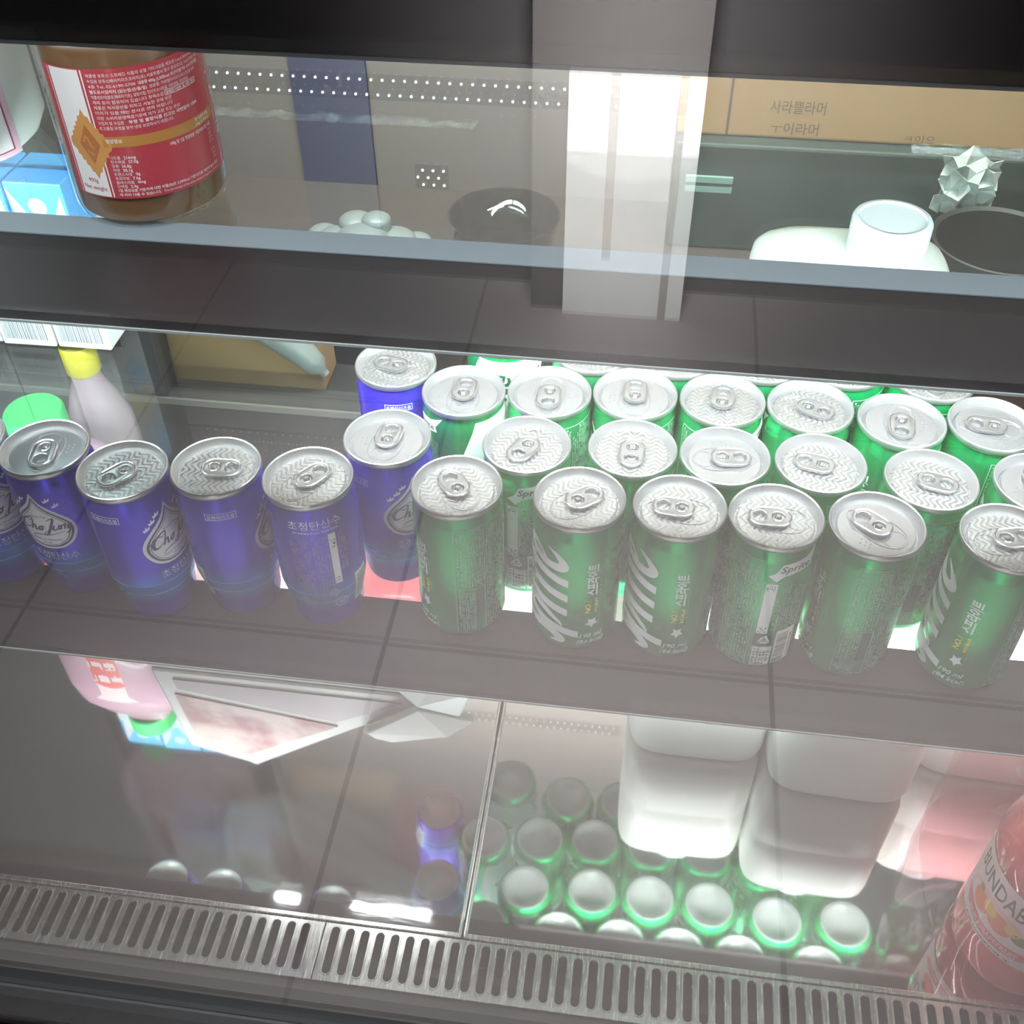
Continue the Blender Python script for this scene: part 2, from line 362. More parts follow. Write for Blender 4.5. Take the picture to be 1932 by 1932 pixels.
def can_parts(root,prof,bm_,art):
    b=MB().lathe(mm(prof),64).build('body',bm_,root)
    MB().lathe(mm(DOME+[(prof[0][0],0.0)]),48).build('base_dome',basem,root)
    ld=MB().lathe(mm(LID[9:]),64); ld.lathe(mm(LID[:10]),64,mat=1)
    # raised panel bead, mouth score, embossed dots
    z=.10205
    bead=[(10*math.cos(a)*.001+.0,0,0) for a in (0,)]
    L=[]
    for i in range(48):
        a=2*PI*i/48; L.append((.0185*math.cos(a)*(1 if math.cos(a)<0 else 1),.0098*math.sin(a)*(1-.22*math.cos(a)),z+.0001))
    ld.tube(L,.00042,6,0,True)
    L=[(-.0118+.0055*math.cos(2*PI*i/28),.0066*math.sin(2*PI*i/28),z+.00005) for i in range(28)]; ld.tube(L,.0003,6,0,True)
    for k in range(6): ld.lathe([(.0005,z),(.0004,z+.0004),(0,z+.0005)],8,(-.006+.0028*(k%3)+.001*(k//3),.0155-.0028*(k//3),0))
    lid=ld.build('lid',[lidm,rimm],root,35)
    # stay-on tab
    v,f=curve_mesh([stadium(.0035,0,.0115,.0072,12),stadium(.0088,0,.0042,.0046,10),[(-.0012+.0040*math.cos(2*PI*i/18),.0040*math.sin(2*PI*i/18)) for i in range(18)]],.0007,.00045,2)
    tb=MB().add([(x,y,zz+z+.0021-.018*x) for x,y,zz in v],f)
    tb.tube([(x,y,z+.0023-.018*x) for x,y in stadium(.0035,0,.0114,.0071,10)],.00085,8,0,True)
    tb.lathe([(.0030,z+.0016),(.0029,z+.0020),(.0023,z+.0022)],18,(-.0012,0,0)); tb.lathe([(.0018,z),(.0018,z+.0027),(.0011,z+.0034),(0,z+.0035)],16,(-.0012,0,0))
    tb.box(-.0045,-.0028,-.0016,.0016,z+.0014,z+.0022)
    tb.build('pull_tab',tabm,root,40)
    art[0].build('printed_artwork',art[1],wrap(prof),root,2.6,[z for r,z in prof if z>3])
    return root
Dg=26.3*PI/180      # mm of arc per degree
def green_art(variant=0):
    p=Print(); W,Y,K,T,Rr=0,1,2,3,4
    if variant==0:
        # big slanted word running up the can
        def fr(u,v): return (17-v, 6.5+.86*(u+.36*v))
        wd=6.6
        p.stroke([(0,10,1),(2.5,5,4),(6,4,6.6),(9,10,7),(8,17,7),(5.5,24,6.6),(7,30,5),(13,33,1.2)],wd,W,2,7,fr)
        p.stroke([(15,-7,6.6),(15,4,6.6),(15,16,6.6),(16,25,6.6),(20.5,29,6.5),(26,26,6.5),(26.5,16,6.2),(22.5,6,3.4),(19,3,1)],wd,W,2,7,fr)
        p.stroke([(34.5,0,6.8),(34.5,12,6.8),(34.5,22,6.8),(36,27,5),(41,29,1.5)],wd,W,2,6,fr)
        p.stroke([(49,0,6.8),(49,12,6.8),(49,25,6.8)],wd,W,2,5,fr); p.stroke([(49,29,5.4),(49,34,5.4)],wd,W,2,3,fr)
        p.stroke([(63.5,0,6.8),(63.5,14,6.8),(63.5,35,6.8)],wd,W,2,6,fr); p.stroke([(57,26,3.6),(70,26,3.6)],wd,W,3,4,fr)
        p.stroke([(76,14,2.4),(80,18,3.2),(82.5,24,4),(80,29,4.6),(76,27,5.6),(73.5,17,6.6),(75.5,6,6.6),(80.5,3,6),(86,7,4),(89,13,1)],wd,W,2,7,fr)
    else:
        p.poly([(-26,12),(20,12),(30,40),(22,70),(34,98),(-20,98),(-34,60)],W,1)
        for x,z,h in ((20,60,26),(-8,66,20)): 
            for k in range(3): p.poly([(x-6+k,z+k*h*.28),(x+6-k,z+k*h*.28),(x,z+k*h*.28+h*.45)],K,2)
        p.text('Sprite',-6,40,20,K,2,PI/2-.2,.3,.02)
        p.poly([(24,84),(27,86),(26,89),(23,88)],Rr,2)
    x=70*Dg
    p.text('스프라이트',x+2.6,51,8.2,W,2,PI/2,.2,.03,26)
    p.text('NO.1',x-1.2,36,4.8,Y,2,PI/2,.15,.03,11); p.tiny(x+.6,x+3.4,35.5,49,1,Y,2,True)
    p.poly([(x+4*math.cos(a)*(1 if k%2 else .55),27+4.6*math.sin(a)*(1 if k%2 else .55)) for k,a in ((k,2*PI*k/10+.3) for k in range(10))],W,2)
    p.tiny(x+4,x+5,24,76,1,T,2,True)
    p.text('190 ml',x,13.6,5.4,W,2,0,.25,.008,None,'C'); p.text('(84 kcal)',x,8.2,5.2,W,2,0,.25,.008,None,'C')
    # dense information panel
    a,b=116*Dg,196*Dg
    p.frame(a,b,7,95,.45,T,2); p.tiny(a+1,a+5,9,94,2,T,2,True); p.tiny(a+6,a+18,46,94,7,T,2,True); p.tiny(a+19,b-1,9,94,9,T,2,True)
    p.tiny(a+6,a+11,9,44,3,T,2,True); p.rect(a+12,a+17,20,44,K,2); p.frame(a+5.6,a+18,8,45,.35,T,3); p.rect(a+11.4,a+11.8,8,45,T,3)
    p.rect(a+18.2,a+18.6,8,94,T,2)
    # narrow strip: small logo, date field, recycling mark, table, bar code
    c=200*Dg
    p.poly([(c+1,84),(c+5,87),(c+8,93),(c+22,95.5),(c+31,99),(c+26,92),(c+27,88),(c+20,86.5),(c+10,84),(c+6,80)],W,1)
    p.text('Sprite',c+7,87,6.8,K,2,.10,.3,.02,18)
    p.frame(c,c+27,6,79,.4,T,1); p.rect(c+1,c+7.5,36,78,W,2); p.tiny(c+1.6,c+7,72,77,3,K,3); p.tiny(c+1.6,c+7,37,42,3,K,3)
    p.tiny(c+8.5,c+26,38,78,9,T,2,True); p.rect(c+.6,c+13,25,35.5,K,1)
    R3=[(c+6.5+4.2*math.cos(PI/2+2*PI*k/3),30+4.2*math.sin(PI/2+2*PI*k/3)) for k in range(3)]
    for k in range(3):
        q,r=R3[k],R3[(k+1)%3]; p.stroke([(q[0]*.82+r[0]*.18,q[1]*.82+r[1]*.18),(q[0]*.18+r[0]*.82,q[1]*.18+r[1]*.82)],1.1,W,2,2)
        p.poly([(r[0],r[1]),(r[0]*.75+q[0]*.25+1,r[1]*.75+q[1]*.25+1),(r[0]*.75+q[0]*.25-1,r[1]*.75+q[1]*.25-1)],W,2)
    p.text('캔류',c+6.5,29,2.2,W,2,0,0,0,None,'C')
    p.rect(c+1,c+12.5,7,24,W,2); p.tiny(c+1.6,c+12,8,23.5,6,K,3); p.rect(c+4.6,c+4.9,7,24,K,3)
    for z in (12.5,18.5): p.rect(c+1,c+12.5,z,z+.4,K,3)
    p.rect(c+13.5,c+26,7,37,W,2); p.barcode(c+14.5,c+22,8.5,35.5,K,3,True); p.tiny(c+23,c+25,9,35,1,K,3,True)
    return p,[inkw,inky,inkd,inkt,inkr]
def drop2(k,cx,cz):
    """drop outline: round base, pointed top"""
    half=smoothpath([(0,-16.8),(8,-16),(15,-12.2),(19,-6.2),(20.2,0),(18,6.2),(13,12),(8,16.6),(4,21),(1.6,25.5),(0,29)],3)
    P=half+[(-x,y) for x,y in half[::-1][1:-1]]
    return [(cx+x*k,cz+y*k) for x,y in P]
def blue_art():
    p=Print(); Sv,N,W,L,K=0,1,2,3,4; cx,cz=0,63
    p.poly(drop2(1.0,cx,cz),Sv,1); p.poly(drop2(.90,cx+.2,cz-.1),N,2); p.poly(drop2(.825,cx+.3,cz-.1),Sv,3); p.poly(drop2(.79,cx+.3,cz-.1),N,4); p.poly(drop2(.765,cx+.3,cz-.1),Sv,5)
    # script wordmark
    def fr(u,v): return (cx-15.2+1.25*(u+.30*v), cz-2.2+1.15*v+.05*u)
    st=lambda pts: p.stroke([(q[0],q[1],q[2]*1.15) for q in pts],.8,N,7,6,fr)
    st([(4.6,6.4,.3),(6,8.6,.6),(4.4,9.4,.8),(1.2,7,1.3),(.2,3.4,1.6),(1.6,.6,1.2),(4,.9,.8),(5.4,2.6,.4)]); st([(-1,1.2,.3),(-2,3.4,.5),(1,7.5,.5),(4.8,6.4,.4)])
    st([(6.2,8.6,.3),(6.3,4,1.0),(6.2,.6,1.1)]); st([(6.3,2.6,.4),(7.6,4.2,.8),(8.2,2,1.0),(8.7,.5,.8),(9.6,1.2,.3)])
    st([(11.4,3.8,.8),(10.1,2.6,1.1),(10.6,.8,1),(11.9,1.4,1),(11.7,3.6,.7),(13,3.2,.3)])
    st([(13.2,7.6,.4),(15.4,8.8,.7),(16.4,8,1.1),(15.9,3,1.3),(15,-2,1.1),(13.4,-2.6,.6),(13.6,-.8,.4),(16.8,1.6,.4)])
    st([(17.4,4,.8),(17.3,1.4,1),(18.4,.6,.8),(19.6,2.4,.6),(19.8,4,.8),(19.8,.8,.9)]); st([(20.8,4,.7),(20.9,.7,.9),(21.1,2.6,.5),(22.4,4,.8),(22.7,.7,.9)])
    st([(25,3.8,.7),(23.9,2.2,.9),(24.6,.7,.9),(25.3,3.6,.8),(25,-1.6,.9),(23.6,-2.4,.5)])
    p.stroke([(cx-9,cz-7.2,.5),(cx-5,cz-5.0,.7),(cx+4,cz-4.4,.6),(cx+13,cz-2.2,.3)],.6,N,7)
    p.text('World Top',cx,cz+9.6,2.3,N,7,0,.15,.004,None,'C'); p.text('ORIGIN OF SPARKLING',cx,cz-9.4,1.9,N,7,0,0,.006,19,'C'); p.text('WATER',cx,cz-11.9,1.9,N,7,0,0,.006,6,'C')
    for k,(x,z) in enumerate(((-14.5,14.2),(-10.5,18),(-7,22),(9,22),(13,17.5))): p.poly([(cx+x-1.7,cz+z-.6),(cx+x+1.8,cz+z+1.1),(cx+x+2.2,cz+z+3.6),(cx+x+.5,cz+z+1.8),(cx+x-.2,cz+z+3.8),(cx+x-.8,cz+z+1.3),(cx+x-2.4,cz+z+1.6)],W,6)
    p.text('초정탄산수',cx+1,37.2,7.0,Sv,2,0,0,-.01,30,'C')
    for z,h in ((32.6,.5),(23.5,1.1)): p.rect(-82.6,82.6,z,z+h,L,1)
    x=-80*Dg; p.frame(x-9,x+9,86.6,91.6,.35,W,2); p.text('프랜차이즈용',x,87.4,3.6,W,2,0,0,.006,16,'C')
    # back panel
    b=162*Dg
    p.text('초정탄산수',b,88,7.4,W,2,0,0,-.005,31,'C'); p.text('SPARKLING WATER',b,84.4,2.2,W,2,0,0,.004,27,'C')
    p.tiny(b-17,b-5,22,82,7,N+4,2,True); p.tiny(b-4,b+6,22,82,5,N+4,2,True); p.rect(b+6.5,b+11,40,82,Sv,2); p.tiny(b+7,b+10.5,70,81,1,K,3,True); p.tiny(b+7,b+10.5,42,46,2,K,3)
    p.tiny(b+12,b+17,50,82,3,N+4,2,True)
    p.text('♲',b+5,30,8,Sv,2,0,0,0,None,'C')
    p.raw(*ring(b+9,21.5,4.6,.5),Sv,2); p.text('캔류',b+9,20.6,2.6,Sv,2,0,0,0,None,'C')
    c=b+20; p.rect(c,c+12,14,40,W,2); p.barcode(c+1.2,c+10.8,16,38,K,3,True)
    return p,[inks,inkn,inkw,inkl,inkk,M('print_grey_violet',(.22,.19,.34),.4,.3)]
def ring(x,z,r,w,n=28):
    V=[];F=[]
    for i in range(n):
        a=2*PI*i/n; V+=[(x+r*math.cos(a),z+r*math.sin(a)),(x+(r-w)*math.cos(a),z+(r-w)*math.sin(a))]
    for i in range(n): j=(i+1)%n; F.append([2*i,2*j,2*j+1,2*i+1])
    return V,F
GG='green lemon-lime soda cans on the middle shelf'; BG='blue sparkling water cans on the middle shelf'
def proto(name,prof,m,art):
    r=bpy.data.objects.new(name,None); C.objects.link(r); r.empty_display_size=.02; return can_parts(r,prof,m,art)
protos={'g':[proto('soda_can',G_PROF,green,green_art(0)),0],'x':[proto('soda_can',G_PROF,green,green_art(1)),0],'b':[proto('water_can',B_PROF,bluem,blue_art()),0]}
CAM=(0,-.385)
SMOOTH={-.1544,.0009,-.3444,-.144,-.106,-.0524,.0562,.1384,.1624,.2162,.0254,.234}
def can(kind,x,y,face,tab,label):
    p=protos[kind]; r=p[0] if p[1]==0 else copy_tree(p[0]); p[1]+=1
    th=math.atan2(CAM[1]-y,CAM[0]-x); rz=th-math.radians(face)
    r.location=(x,y,0); r.rotation_euler=(0,0,rz)
    for ch in r.children:
        if ch.name.startswith(('lid','pull_tab')): ch.rotation_euler=(0,0,math.radians(tab)-rz)
        if ch.name.startswith('lid') and x in SMOOTH: ch.material_slots[0].link='OBJECT'; ch.material_slots[0].material=lids2
    tag(r,label,'can',BG if kind=='b' else GG)
cans=[
('b',-.3988,.0680,-10,60,'blue can cut off by the left edge of the photo, outermost of the front row'),
('b',-.3444,.0661,42,-80,'blue can showing the right half of its drop logo, before the green bottle cap'),
('b',-.2905,.0530,-36,-128,'blue can standing forward of its row, drop logo turned right, dull grey lid'),
('b',-.2374,.0629,-70,5,'blue can with a small boxed word under its lid and logo at its right edge'),
('b',-.1818,.0609,165,55,'blue can showing its back text panel and bar code'),
('b',-.1440,.1016,-27,85,'blue can behind the front row, beside the leftmost front green can'),
('b',-.1545,.1748,-78,165,'rearmost blue can, standing at the back with boxed word under its lid'),
('g',-.0954,.0642,125,125,'leftmost green can of the front row, plain side and text panel facing out'),
('g',-.0250,.0629,46,40,'second front-row green can, tall white word up its side, tab pointing right'),
('g',.0310,.0631,52,175,'third front-row green can, tall white word up its side, tab pointing left'),
('g',.0840,.0622,196,180,'fourth front-row green can, small logo, recycling mark and bar code facing out'),
('g',.1384,.0626,119,140,'fifth front-row green can, plain green stripe beside a text panel'),
('g',.2080,.0616,70,15,'rightmost front-row green can, tall white word seen at its left'),
('g',-.0602,.1054,228,-118,'second-row green can between the first two front ones, small logo under its lid'),
('g',.0021,.1101,95,-92,'second-row green can with its tab straight toward the viewer, behind the second front one'),
('g',.0562,.1099,95,5,'second-row green can with tab pointing right and smooth mirror lid, behind the third front one'),
('g',.1112,.1104,95,165,'second-row green can with tab pointing left, behind the fourth and fifth front ones'),
('g',.1727,.1040,120,-15,'second-row green can with tab pointing right, behind the gap before the rightmost front one'),
('g',.2340,.1080,55,100,'second-row green can cut off by the right edge of the photo'),
('x',-.1060,.1518,-58,90,'white-patched holiday green can at the left end of the third row'),
('g',-.0524,.1577,95,-90,'third-row green can with tab toward the viewer, next to the white-patched can'),
('g',.0009,.1625,85,90,'third-row green can with tab pointing to the back, third from the left'),
('g',.0549,.1631,170,85,'third-row green can with a text panel at its left side, fourth from the left'),
('g',.1084,.1634,-25,-25,'third-row green can with tab slanting right, fifth from the left'),
('g',.1624,.1559,95,-95,'third-row green can with tab toward the viewer, second from its right end'),
('g',.2162,.1594,100,175,'rightmost third-row green can, tab pointing left, text panel at its side'),
('x',-.0888,.2190,0,60,'white-patched holiday green can in the rear row under the shelf edge'),
('g',-.0295,.2065,95,150,'rear-row green can with wavy lid, half hidden, right of the white-patched one'),
('g',.0254,.2085,95,20,'rear-row green can half hidden, third from the left in its row'),
('g',.0809,.2100,95,70,'rear-row green can half hidden, fourth from the left in its row'),
('g',.1342,.2110,95,-60,'rear-row green can half hidden, second from the right in its row'),
('g',.1875,.2042,120,-85,'rearmost green can at the right end of the rear row'),
]
for c in cans: can(*c)

# ---------------------------------------------------------------- spread jar on the upper shelf
def jar():
    t=thing('spread_jar','glass jar of brown biscuit spread with a red and white label','jar',(-.258,.1125,.2507),0)
    P=[(0,1.5),(28,.3),(34.5,0),(37.2,1.5),(38.3,5),(38.5,9),(38.5,86),(38,91),(36,95),(34,97.5),(33.2,99),(33.2,106)]
    jg=bpy.data.materials.new('clear_jar_glass'); MC['jg']=jg
    MB().lathe(mm(P),72).build('glass_body',pane('jar_glass',(.96,.97,.96),1.5),t)
    MB().lathe(mm([(0,2.6),(28,1.6),(34.5,2),(36.5,3.6),(37,8),(37,86),(35,89),(0,90)]),64).build('spread_filling',M('brown_spread',(.17,.080,.03),.3,coat=.5),t)
    MB().lathe(mm([(33.6,99),(34.8,99.4),(35.2,100.5),(35.2,113),(34.4,114.5),(0,114.8)]),64).build('screw_lid',M('red_lid',(.50,.015,.03),.35),t)
    p=Print(); Rd,W,Go,K,Br,Bd=0,1,2,3,4,5
    k=38.5*PI/180; f0=0
    p.rect(-62*k,70*k,11,74,Rd,1)
    p.rect(-55*k,-31*k,11.6,73.4,W,2); p.rect(-29.6*k,-28.6*k,11.6,73.4,W,2); p.rect(-57*k,-56.4*k,11.6,73.4,W,2)
    # biscuit picture
    bx,bz=-37*k,38; n=44
    sc=[]
    for i in range(n):
        a=2*PI*i/n; r=11.5/(abs(math.cos(a))+abs(math.sin(a)))*1.15+(.7 if i%2 else -.3); sc.append((bx+r*math.cos(a)*.85,bz+r*math.sin(a)*1.25))
    p.poly(sc,Br,3); p.poly([(bx+a*.60,bz+b*.82) for a,b in ((-9,0),(0,-12),(9,0),(0,12))],Bd,4)
    p.stroke([(bx-3,bz+1,.6),(bx-1,bz+4,.8),(bx+.5,bz,.8),(bx+2,bz-2,.6)],.8,Br,5); p.stroke([(bx-2,bz-3,.6),(bx+1,bz-5,.8)],.7,Br,5)
    p.text('400g',-43*k,18.6,3,Rd,4,0,0,.0,None,'C'); p.text('Net weight',-43*k,14.6,3,Rd,4,0,0,0,None,'C')
    x0=-26*k
    lines=[('제품명 로투스 스프레드 식품의 유형 기타가공품 제조원 Lotus Bakeries Belge',0,.99),('수입원 로투스베이커리즈코리아(유) 서울특별시 중구 통일로2길 16(순화동) 4층',0,.99),('4층 Tel. 02-6190-5700',0,.36),('별도표시일까지 (읽는법:년/월/일)',.012,.44),('식물성유지[팜유,해바라기유], 설탕시럽, 탄산수소나트륨, 대두분말, 합성향료',0,.82),('계피 등이 함유되어 있습니다 정제소금',0,.56),('제품은 직사광선을 피하고 서늘한 곳에 보관',0,.62),('이의가 있을 때는 본사로 연락 바랍니다',0,.62),('의한 소비자분쟁해결기준에 의거 교환 또는 보상',0,.68),('구입처 및 수입원',0,.20),('최고품질 뚜껑을 닫아 냉장 보관하시기 바랍니다.',0,.60)]
    Wd=66*k+14
    for i,(s,wt,fr) in enumerate(lines): p.text(s,x0,70.3-2.45*i,1.85,W,4,0,0,wt,Wd*fr)
    p.text('내용량 400g (2,332kcal) 원산지:벨기에 소비기한:제품',x0+Wd*.38,70.3-4.9,1.9,W,4,0,0,.014,Wd*.6)
    p.text('원료명: 카라멜라이즈드비스킷(밀가루',x0+Wd*.46,70.3-7.35,1.85,W,4,0,0,0,Wd*.46)
    p.frame(x0+Wd*.57,x0+Wd*.90,57.6,60.1,.25,W,4); p.text('알레르기성분: 밀, 대두 함유',x0+Wd*.58,58.1,1.8,W,4,0,0,.016,Wd*.31)
    p.text('부정 및 불량식품 신고는 국번없이 1399',x0+Wd*.24,70.3-22.05,1.95,W,4,0,0,.016,Wd*.62)
    p.rect(-26.5*k,66*k,37.2,42.4,Go,3); p.text('영양정보',x0+1,39.4,2.2,W,4,0,0,.012); p.text('총 내용량 400g',x0+Wd*.80,40.3,1.9,W,4,0,0,.012,Wd*.19); p.text('100g 당 583kcal',x0+Wd*.80,38,1.9,W,4,0,0,.012,Wd*.19)
    p.text('100g 당 1일 영양성분 기준치에 대한 비율',x0+Wd*.52,34.3,2.1,W,4,0,0,.014,Wd*.47)
    for i,(a,b) in enumerate((('나트륨','216mg'),('탄수화물','57.0g'),('당류','36.8g'),('지방','38.1g'),('트랜스지방','0g'),('포화지방','7.6g'),('콜레스테롤','0mg'),('단백질','2.9g'))):
        v,_=text2d(a,2); wa=max(q[0] for q in v); p.text(a,x0+1,31.4-2.1*i,1.9,W,4); p.text(b,x0+2.2+wa,31.4-2.1*i,2.1,W,4,0,0,.014)
    for i,a in enumerate(('11 %','18 %','37 %','71 %','','51 %','0 %','5 %')):
        if a: p.text(a,x0+Wd*.99,32-2.0*i,1.8,W,4,0,0,0,None,'R')
    p.text('1일 영양성분 기준치에 대한 비율(%)은 2,000kcal 기준이므로 개인의 필요 열량',x0,14.5,1.8,W,4,0,0,.014,Wd*1.0) if False else p.text('1일 영양성분 기준치에 대한 비율(%)은 2,000kcal 기준이므로 개인의 필요 열량',x0+1,18.6-3.9,1.8,W,4,0,0,.014,Wd*.97)
    p.it[-1]=p.it[-1]
    p.text('에 따라 다를 수 있습니다.',x0+1,12.5,1.7,W,4,0,0,.014,Wd*.34); p.text('The percentage of the daily nutrient is based on 2,000 kcal',x0+Wd*.38,12.5,1.6,W,4,0,0,0,Wd*.6)
    p.text('Biscoff',84*k,24,9,W,2,PI/2,.2,.02)
    p.rect(72*k,96*k,11,74,Rd,1)
    p.it=[([(a,b+6) for a,b in v],f,m_,l_) for v,f,m_,l_ in p.it]
    p.build('paper_label',[M('label_red',(.42,.045,.06),.3,coat=.3),M('label_white',(.72,.68,.67),.35),M('label_gold',(.42,.19,.045),.35),inkk,M('biscuit_tan',(.52,.24,.07),.5),M('biscuit_brown',(.38,.13,.04),.5)],wrap([(38.75,0),(38.75,100)]),t,2.6)
    th=math.atan2(-.385-.1125,.258); t.rotation_euler=(0,0,0)
    for ch in t.children:
        if ch.name.startswith('paper'): ch.rotation_euler=(0,0,th)
jar()

# ---------------------------------------------------------------- white bottle at far left, upper shelf
def syrup_bottle():
    t=thing('white_bottle','rounded white plastic bottle with pink-edged label at the top left','bottle',(-.405,.158,.2507))
    P=[((.70),0),(.92,.003),(1,.012),(1,.055),(.90,.075),(.95,.095),(1.0,.12),(.92,.165),(.6,.19),(.35,.2),(.35,.21)]
    MB().superbox(P,.062,.048,2.6,56).build('body',M('white_bottle_plastic',(.78,.86,.83),.35),t)
    MB().lathe(mm([(19,205),(21,206),(21,226),(19.5,228),(0,228)]),32).build('cap',white,t)
    p=Print(); p.rect(0,52,4,46,0,1); p.rect(2.5,49.5,7,43,1,2); p.frame(2.5,49.5,7,43,.6,2,3); p.tiny(8,46,33,38,1,3,3); p.tiny(8,46,11,30,5,3,3)
    def rm(s_,z,l):
        t=math.radians(-118+s_/52*100); ct,st=math.cos(t),math.sin(t); q=(abs(ct)**2.6+abs(st)**2.6)**(-1/2.6)
        return ((.0622+l/1000)*q*ct,(.0482+l/1000)*q*st,z/1000)
    pr=p.build('front_label',[M('pale_pink_ink',(.78,.55,.65),.4),M('label_paper',(.86,.87,.85),.4),M('plum_ink',(.35,.05,.17),.4),inkk],rm,t,3); pass
syrup_bottle()

# ---------------------------------------------------------------- cartons (middle shelf, far left)
def carton():
    r=bpy.data.objects.new('drink_carton',None); C.objects.link(r); r.empty_display_size=.02
    w,dp,h=.0455,.048,.147
    bl=M('carton_blue',(.11,.40,.80),.35); wh=M('carton_white',(.62,.65,.65),.4)
    b=MB(); b.box(-w/2,w/2,0,dp,0,.102,1); b.box(-w/2,w/2,0,dp,.102,h,0); b.build('body',[bl,wh],r,smooth=0,bevel=.0012)
    f=MB().add([(-w/2,dp*.48,h),(w/2,dp*.48,h),(w/2,dp*.54,h+.001),(-w/2,dp*.54,h+.001),(-w/2,dp*.30,h+.004),(w/2,dp*.30,h+.004)],[(0,1,5,4),(4,5,3,2+0),(0,4,3),(1,2,5)])
    f.build('top_fold',bl,r,smooth=0)
    p=Print(); B,W,K,Y,G=0,1,2,3,4; hw=w*500
    p.poly([(-hw+.8,143),(-hw+5,102),(-6,102),(-9,120)],W,1); p.poly([(hw-3,138),(7,110),(5,102),(hw-1,102)],W,1)
    p.raw(*ring(0,128,6.5,6.4),W,2); p.raw(*ring(0,128,7.2,.9),G,3); p.text('▲',0,125.5,5,G,3,0,0,0,None,'C')
    p.text('♲',12,108,8,G,2,0,0,0,None,'C')
    p.tiny(-hw+3,hw-3,29,98,16,G,1); p.barcode(-hw+3.5,hw-4,6,25,K,1)
    p.build('printed_front',[bl,wh,M('carton_grey_ink',(.18,.22,.24),.5),inky,M('carton_pale_ink',(.50,.56,.58),.5)],lambda s,z,l:(s/1000,-.0001-l/1000,z/1000),r,60)
    q=Print(); q.poly([(8,26),(12,22),(24,22),(30,28),(40,40),(40,48),(32,48),(14,34)],0,1); q.tiny(14,28,26,34,2,1,2)
    q.poly([(10+7*math.cos(a),58+9*math.sin(a)) for a in (2*PI*k/20 for k in range(20))],2,1); q.poly([(24+11*math.cos(a),66+10*math.sin(a)) for a in (2*PI*k/20 for k in range(20))],2,1)
    q.poly([(22+4*math.cos(a),66+4*math.sin(a)) for a in (2*PI*k/14 for k in range(14))],3,2); q.tiny(6,42,76,98,5,4,1)
    q.build('printed_side',[bl,wh,M('corn_yellow',(.72,.50,.08),.5),M('food_brown',(.40,.20,.05),.5),MC['carton_grey_ink']],lambda s,z,l:(w/2+.0001+l/1000,s/1000,z/1000),r,60)
    return r
ct=carton()
for i,(x,y,l) in enumerate(((-.4512,.302,'blue and white drink carton, rightmost, its side panel in view'),(-.4985,.301,'blue and white drink carton in the middle, second from the jar side'),(-.5460,.303,'blue and white drink carton, leftmost, mostly outside the photo'))):
    o=ct if i==0 else copy_tree(ct); o.location=(x,y,.0006); o.rotation_euler=(0,0,math.radians((0,1,-1)[i])); tag(o,l,'carton','drink cartons at the left of the middle shelf')

# ---------------------------------------------------------------- white jugs
def jug(name,label,loc,w,dp,h,capx,rz=0,group=None,word=True):
    milk=M('milky_jug_plastic_dimmed',(.50,.53,.48),.42) if word else MC['milky_jug_plastic']  # upper jug: same milky plastic, colour darkened against the strong LED light
    t=thing(name,label,'jug',loc,rz,group)
    P=[(.80,0),(.90,.0015),(.965,.006),(1,.016),(1,h*.42),(.985,h*.44),(.985,h*.47),(1,h*.50),(1,h*.80),((.985,.98),h*.86),((.93,.91),h*.90),((.80,.78),h*.945),((.66,.62),h*.98),((.5,.5),h)]
    MB().superbox(P,w/2,dp/2,5,72).build('body',milk,t)
    k=bpy.data.objects; R=.0262; n=96; c=MB(); vs=[]
    pr=[(R*.93,0),(R,.001),(R,.026),(R*.97,.028),(R*.86,.0285),(R*.83,.0270),(0,.0268)]
    m=MB()
    for r,z in pr:
        for i in range(n):
            rr=r*(1+(.012 if (i%2 and .0005<z<.027) else 0)); vs.append((capx+rr*math.cos(2*PI*i/n),rr*math.sin(2*PI*i/n),h-.002+z))
    m.add(vs,[(a*n+i,a*n+(i+1)%n,(a+1)*n+(i+1)%n,(a+1)*n+i) for a in range(len(pr)-1) for i in range(n)])
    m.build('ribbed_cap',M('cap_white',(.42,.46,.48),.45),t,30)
    if word:
        p=Print(); p.text('Beurremont',0,0,11,0,1,0,0,.004,40)
        def mp(s,z,l):
            u=z/14; return (-w*.36+s*.00062+u*.004,-dp*.30+s*.0002*(-2)+z*.0007+.014,h*.955+l/1000+.0012-abs(s-20)*.00003)
        p.build('embossed_word',[M('pale_grey_ink',(.42,.48,.47),.5)],mp,t,60)
    return t
jug('white_jug','squat white plastic jug with ribbed screw cap behind the green cans',(.1430,.302,.0006),.138,.112,.134,.018,0,None,True)
JG='white jugs on the steel deck'
jug('white_jug','leftmost white jug on the steel deck, beside the panel seam',(.0730,.1640,FL+.0006),.108,.100,.168,.0,math.radians(0),JG,False)
jug('white_jug','middle white jug on the steel deck, standing nearest the front',(.1830,.1420,FL+.0006),.110,.100,.168,.0,math.radians(-2),JG,False)
jug('white_jug','rightmost white jug on the steel deck, behind the pink bottles',(.2980,.1725,FL+.0006),.112,.100,.168,.0,math.radians(-3),JG,False)

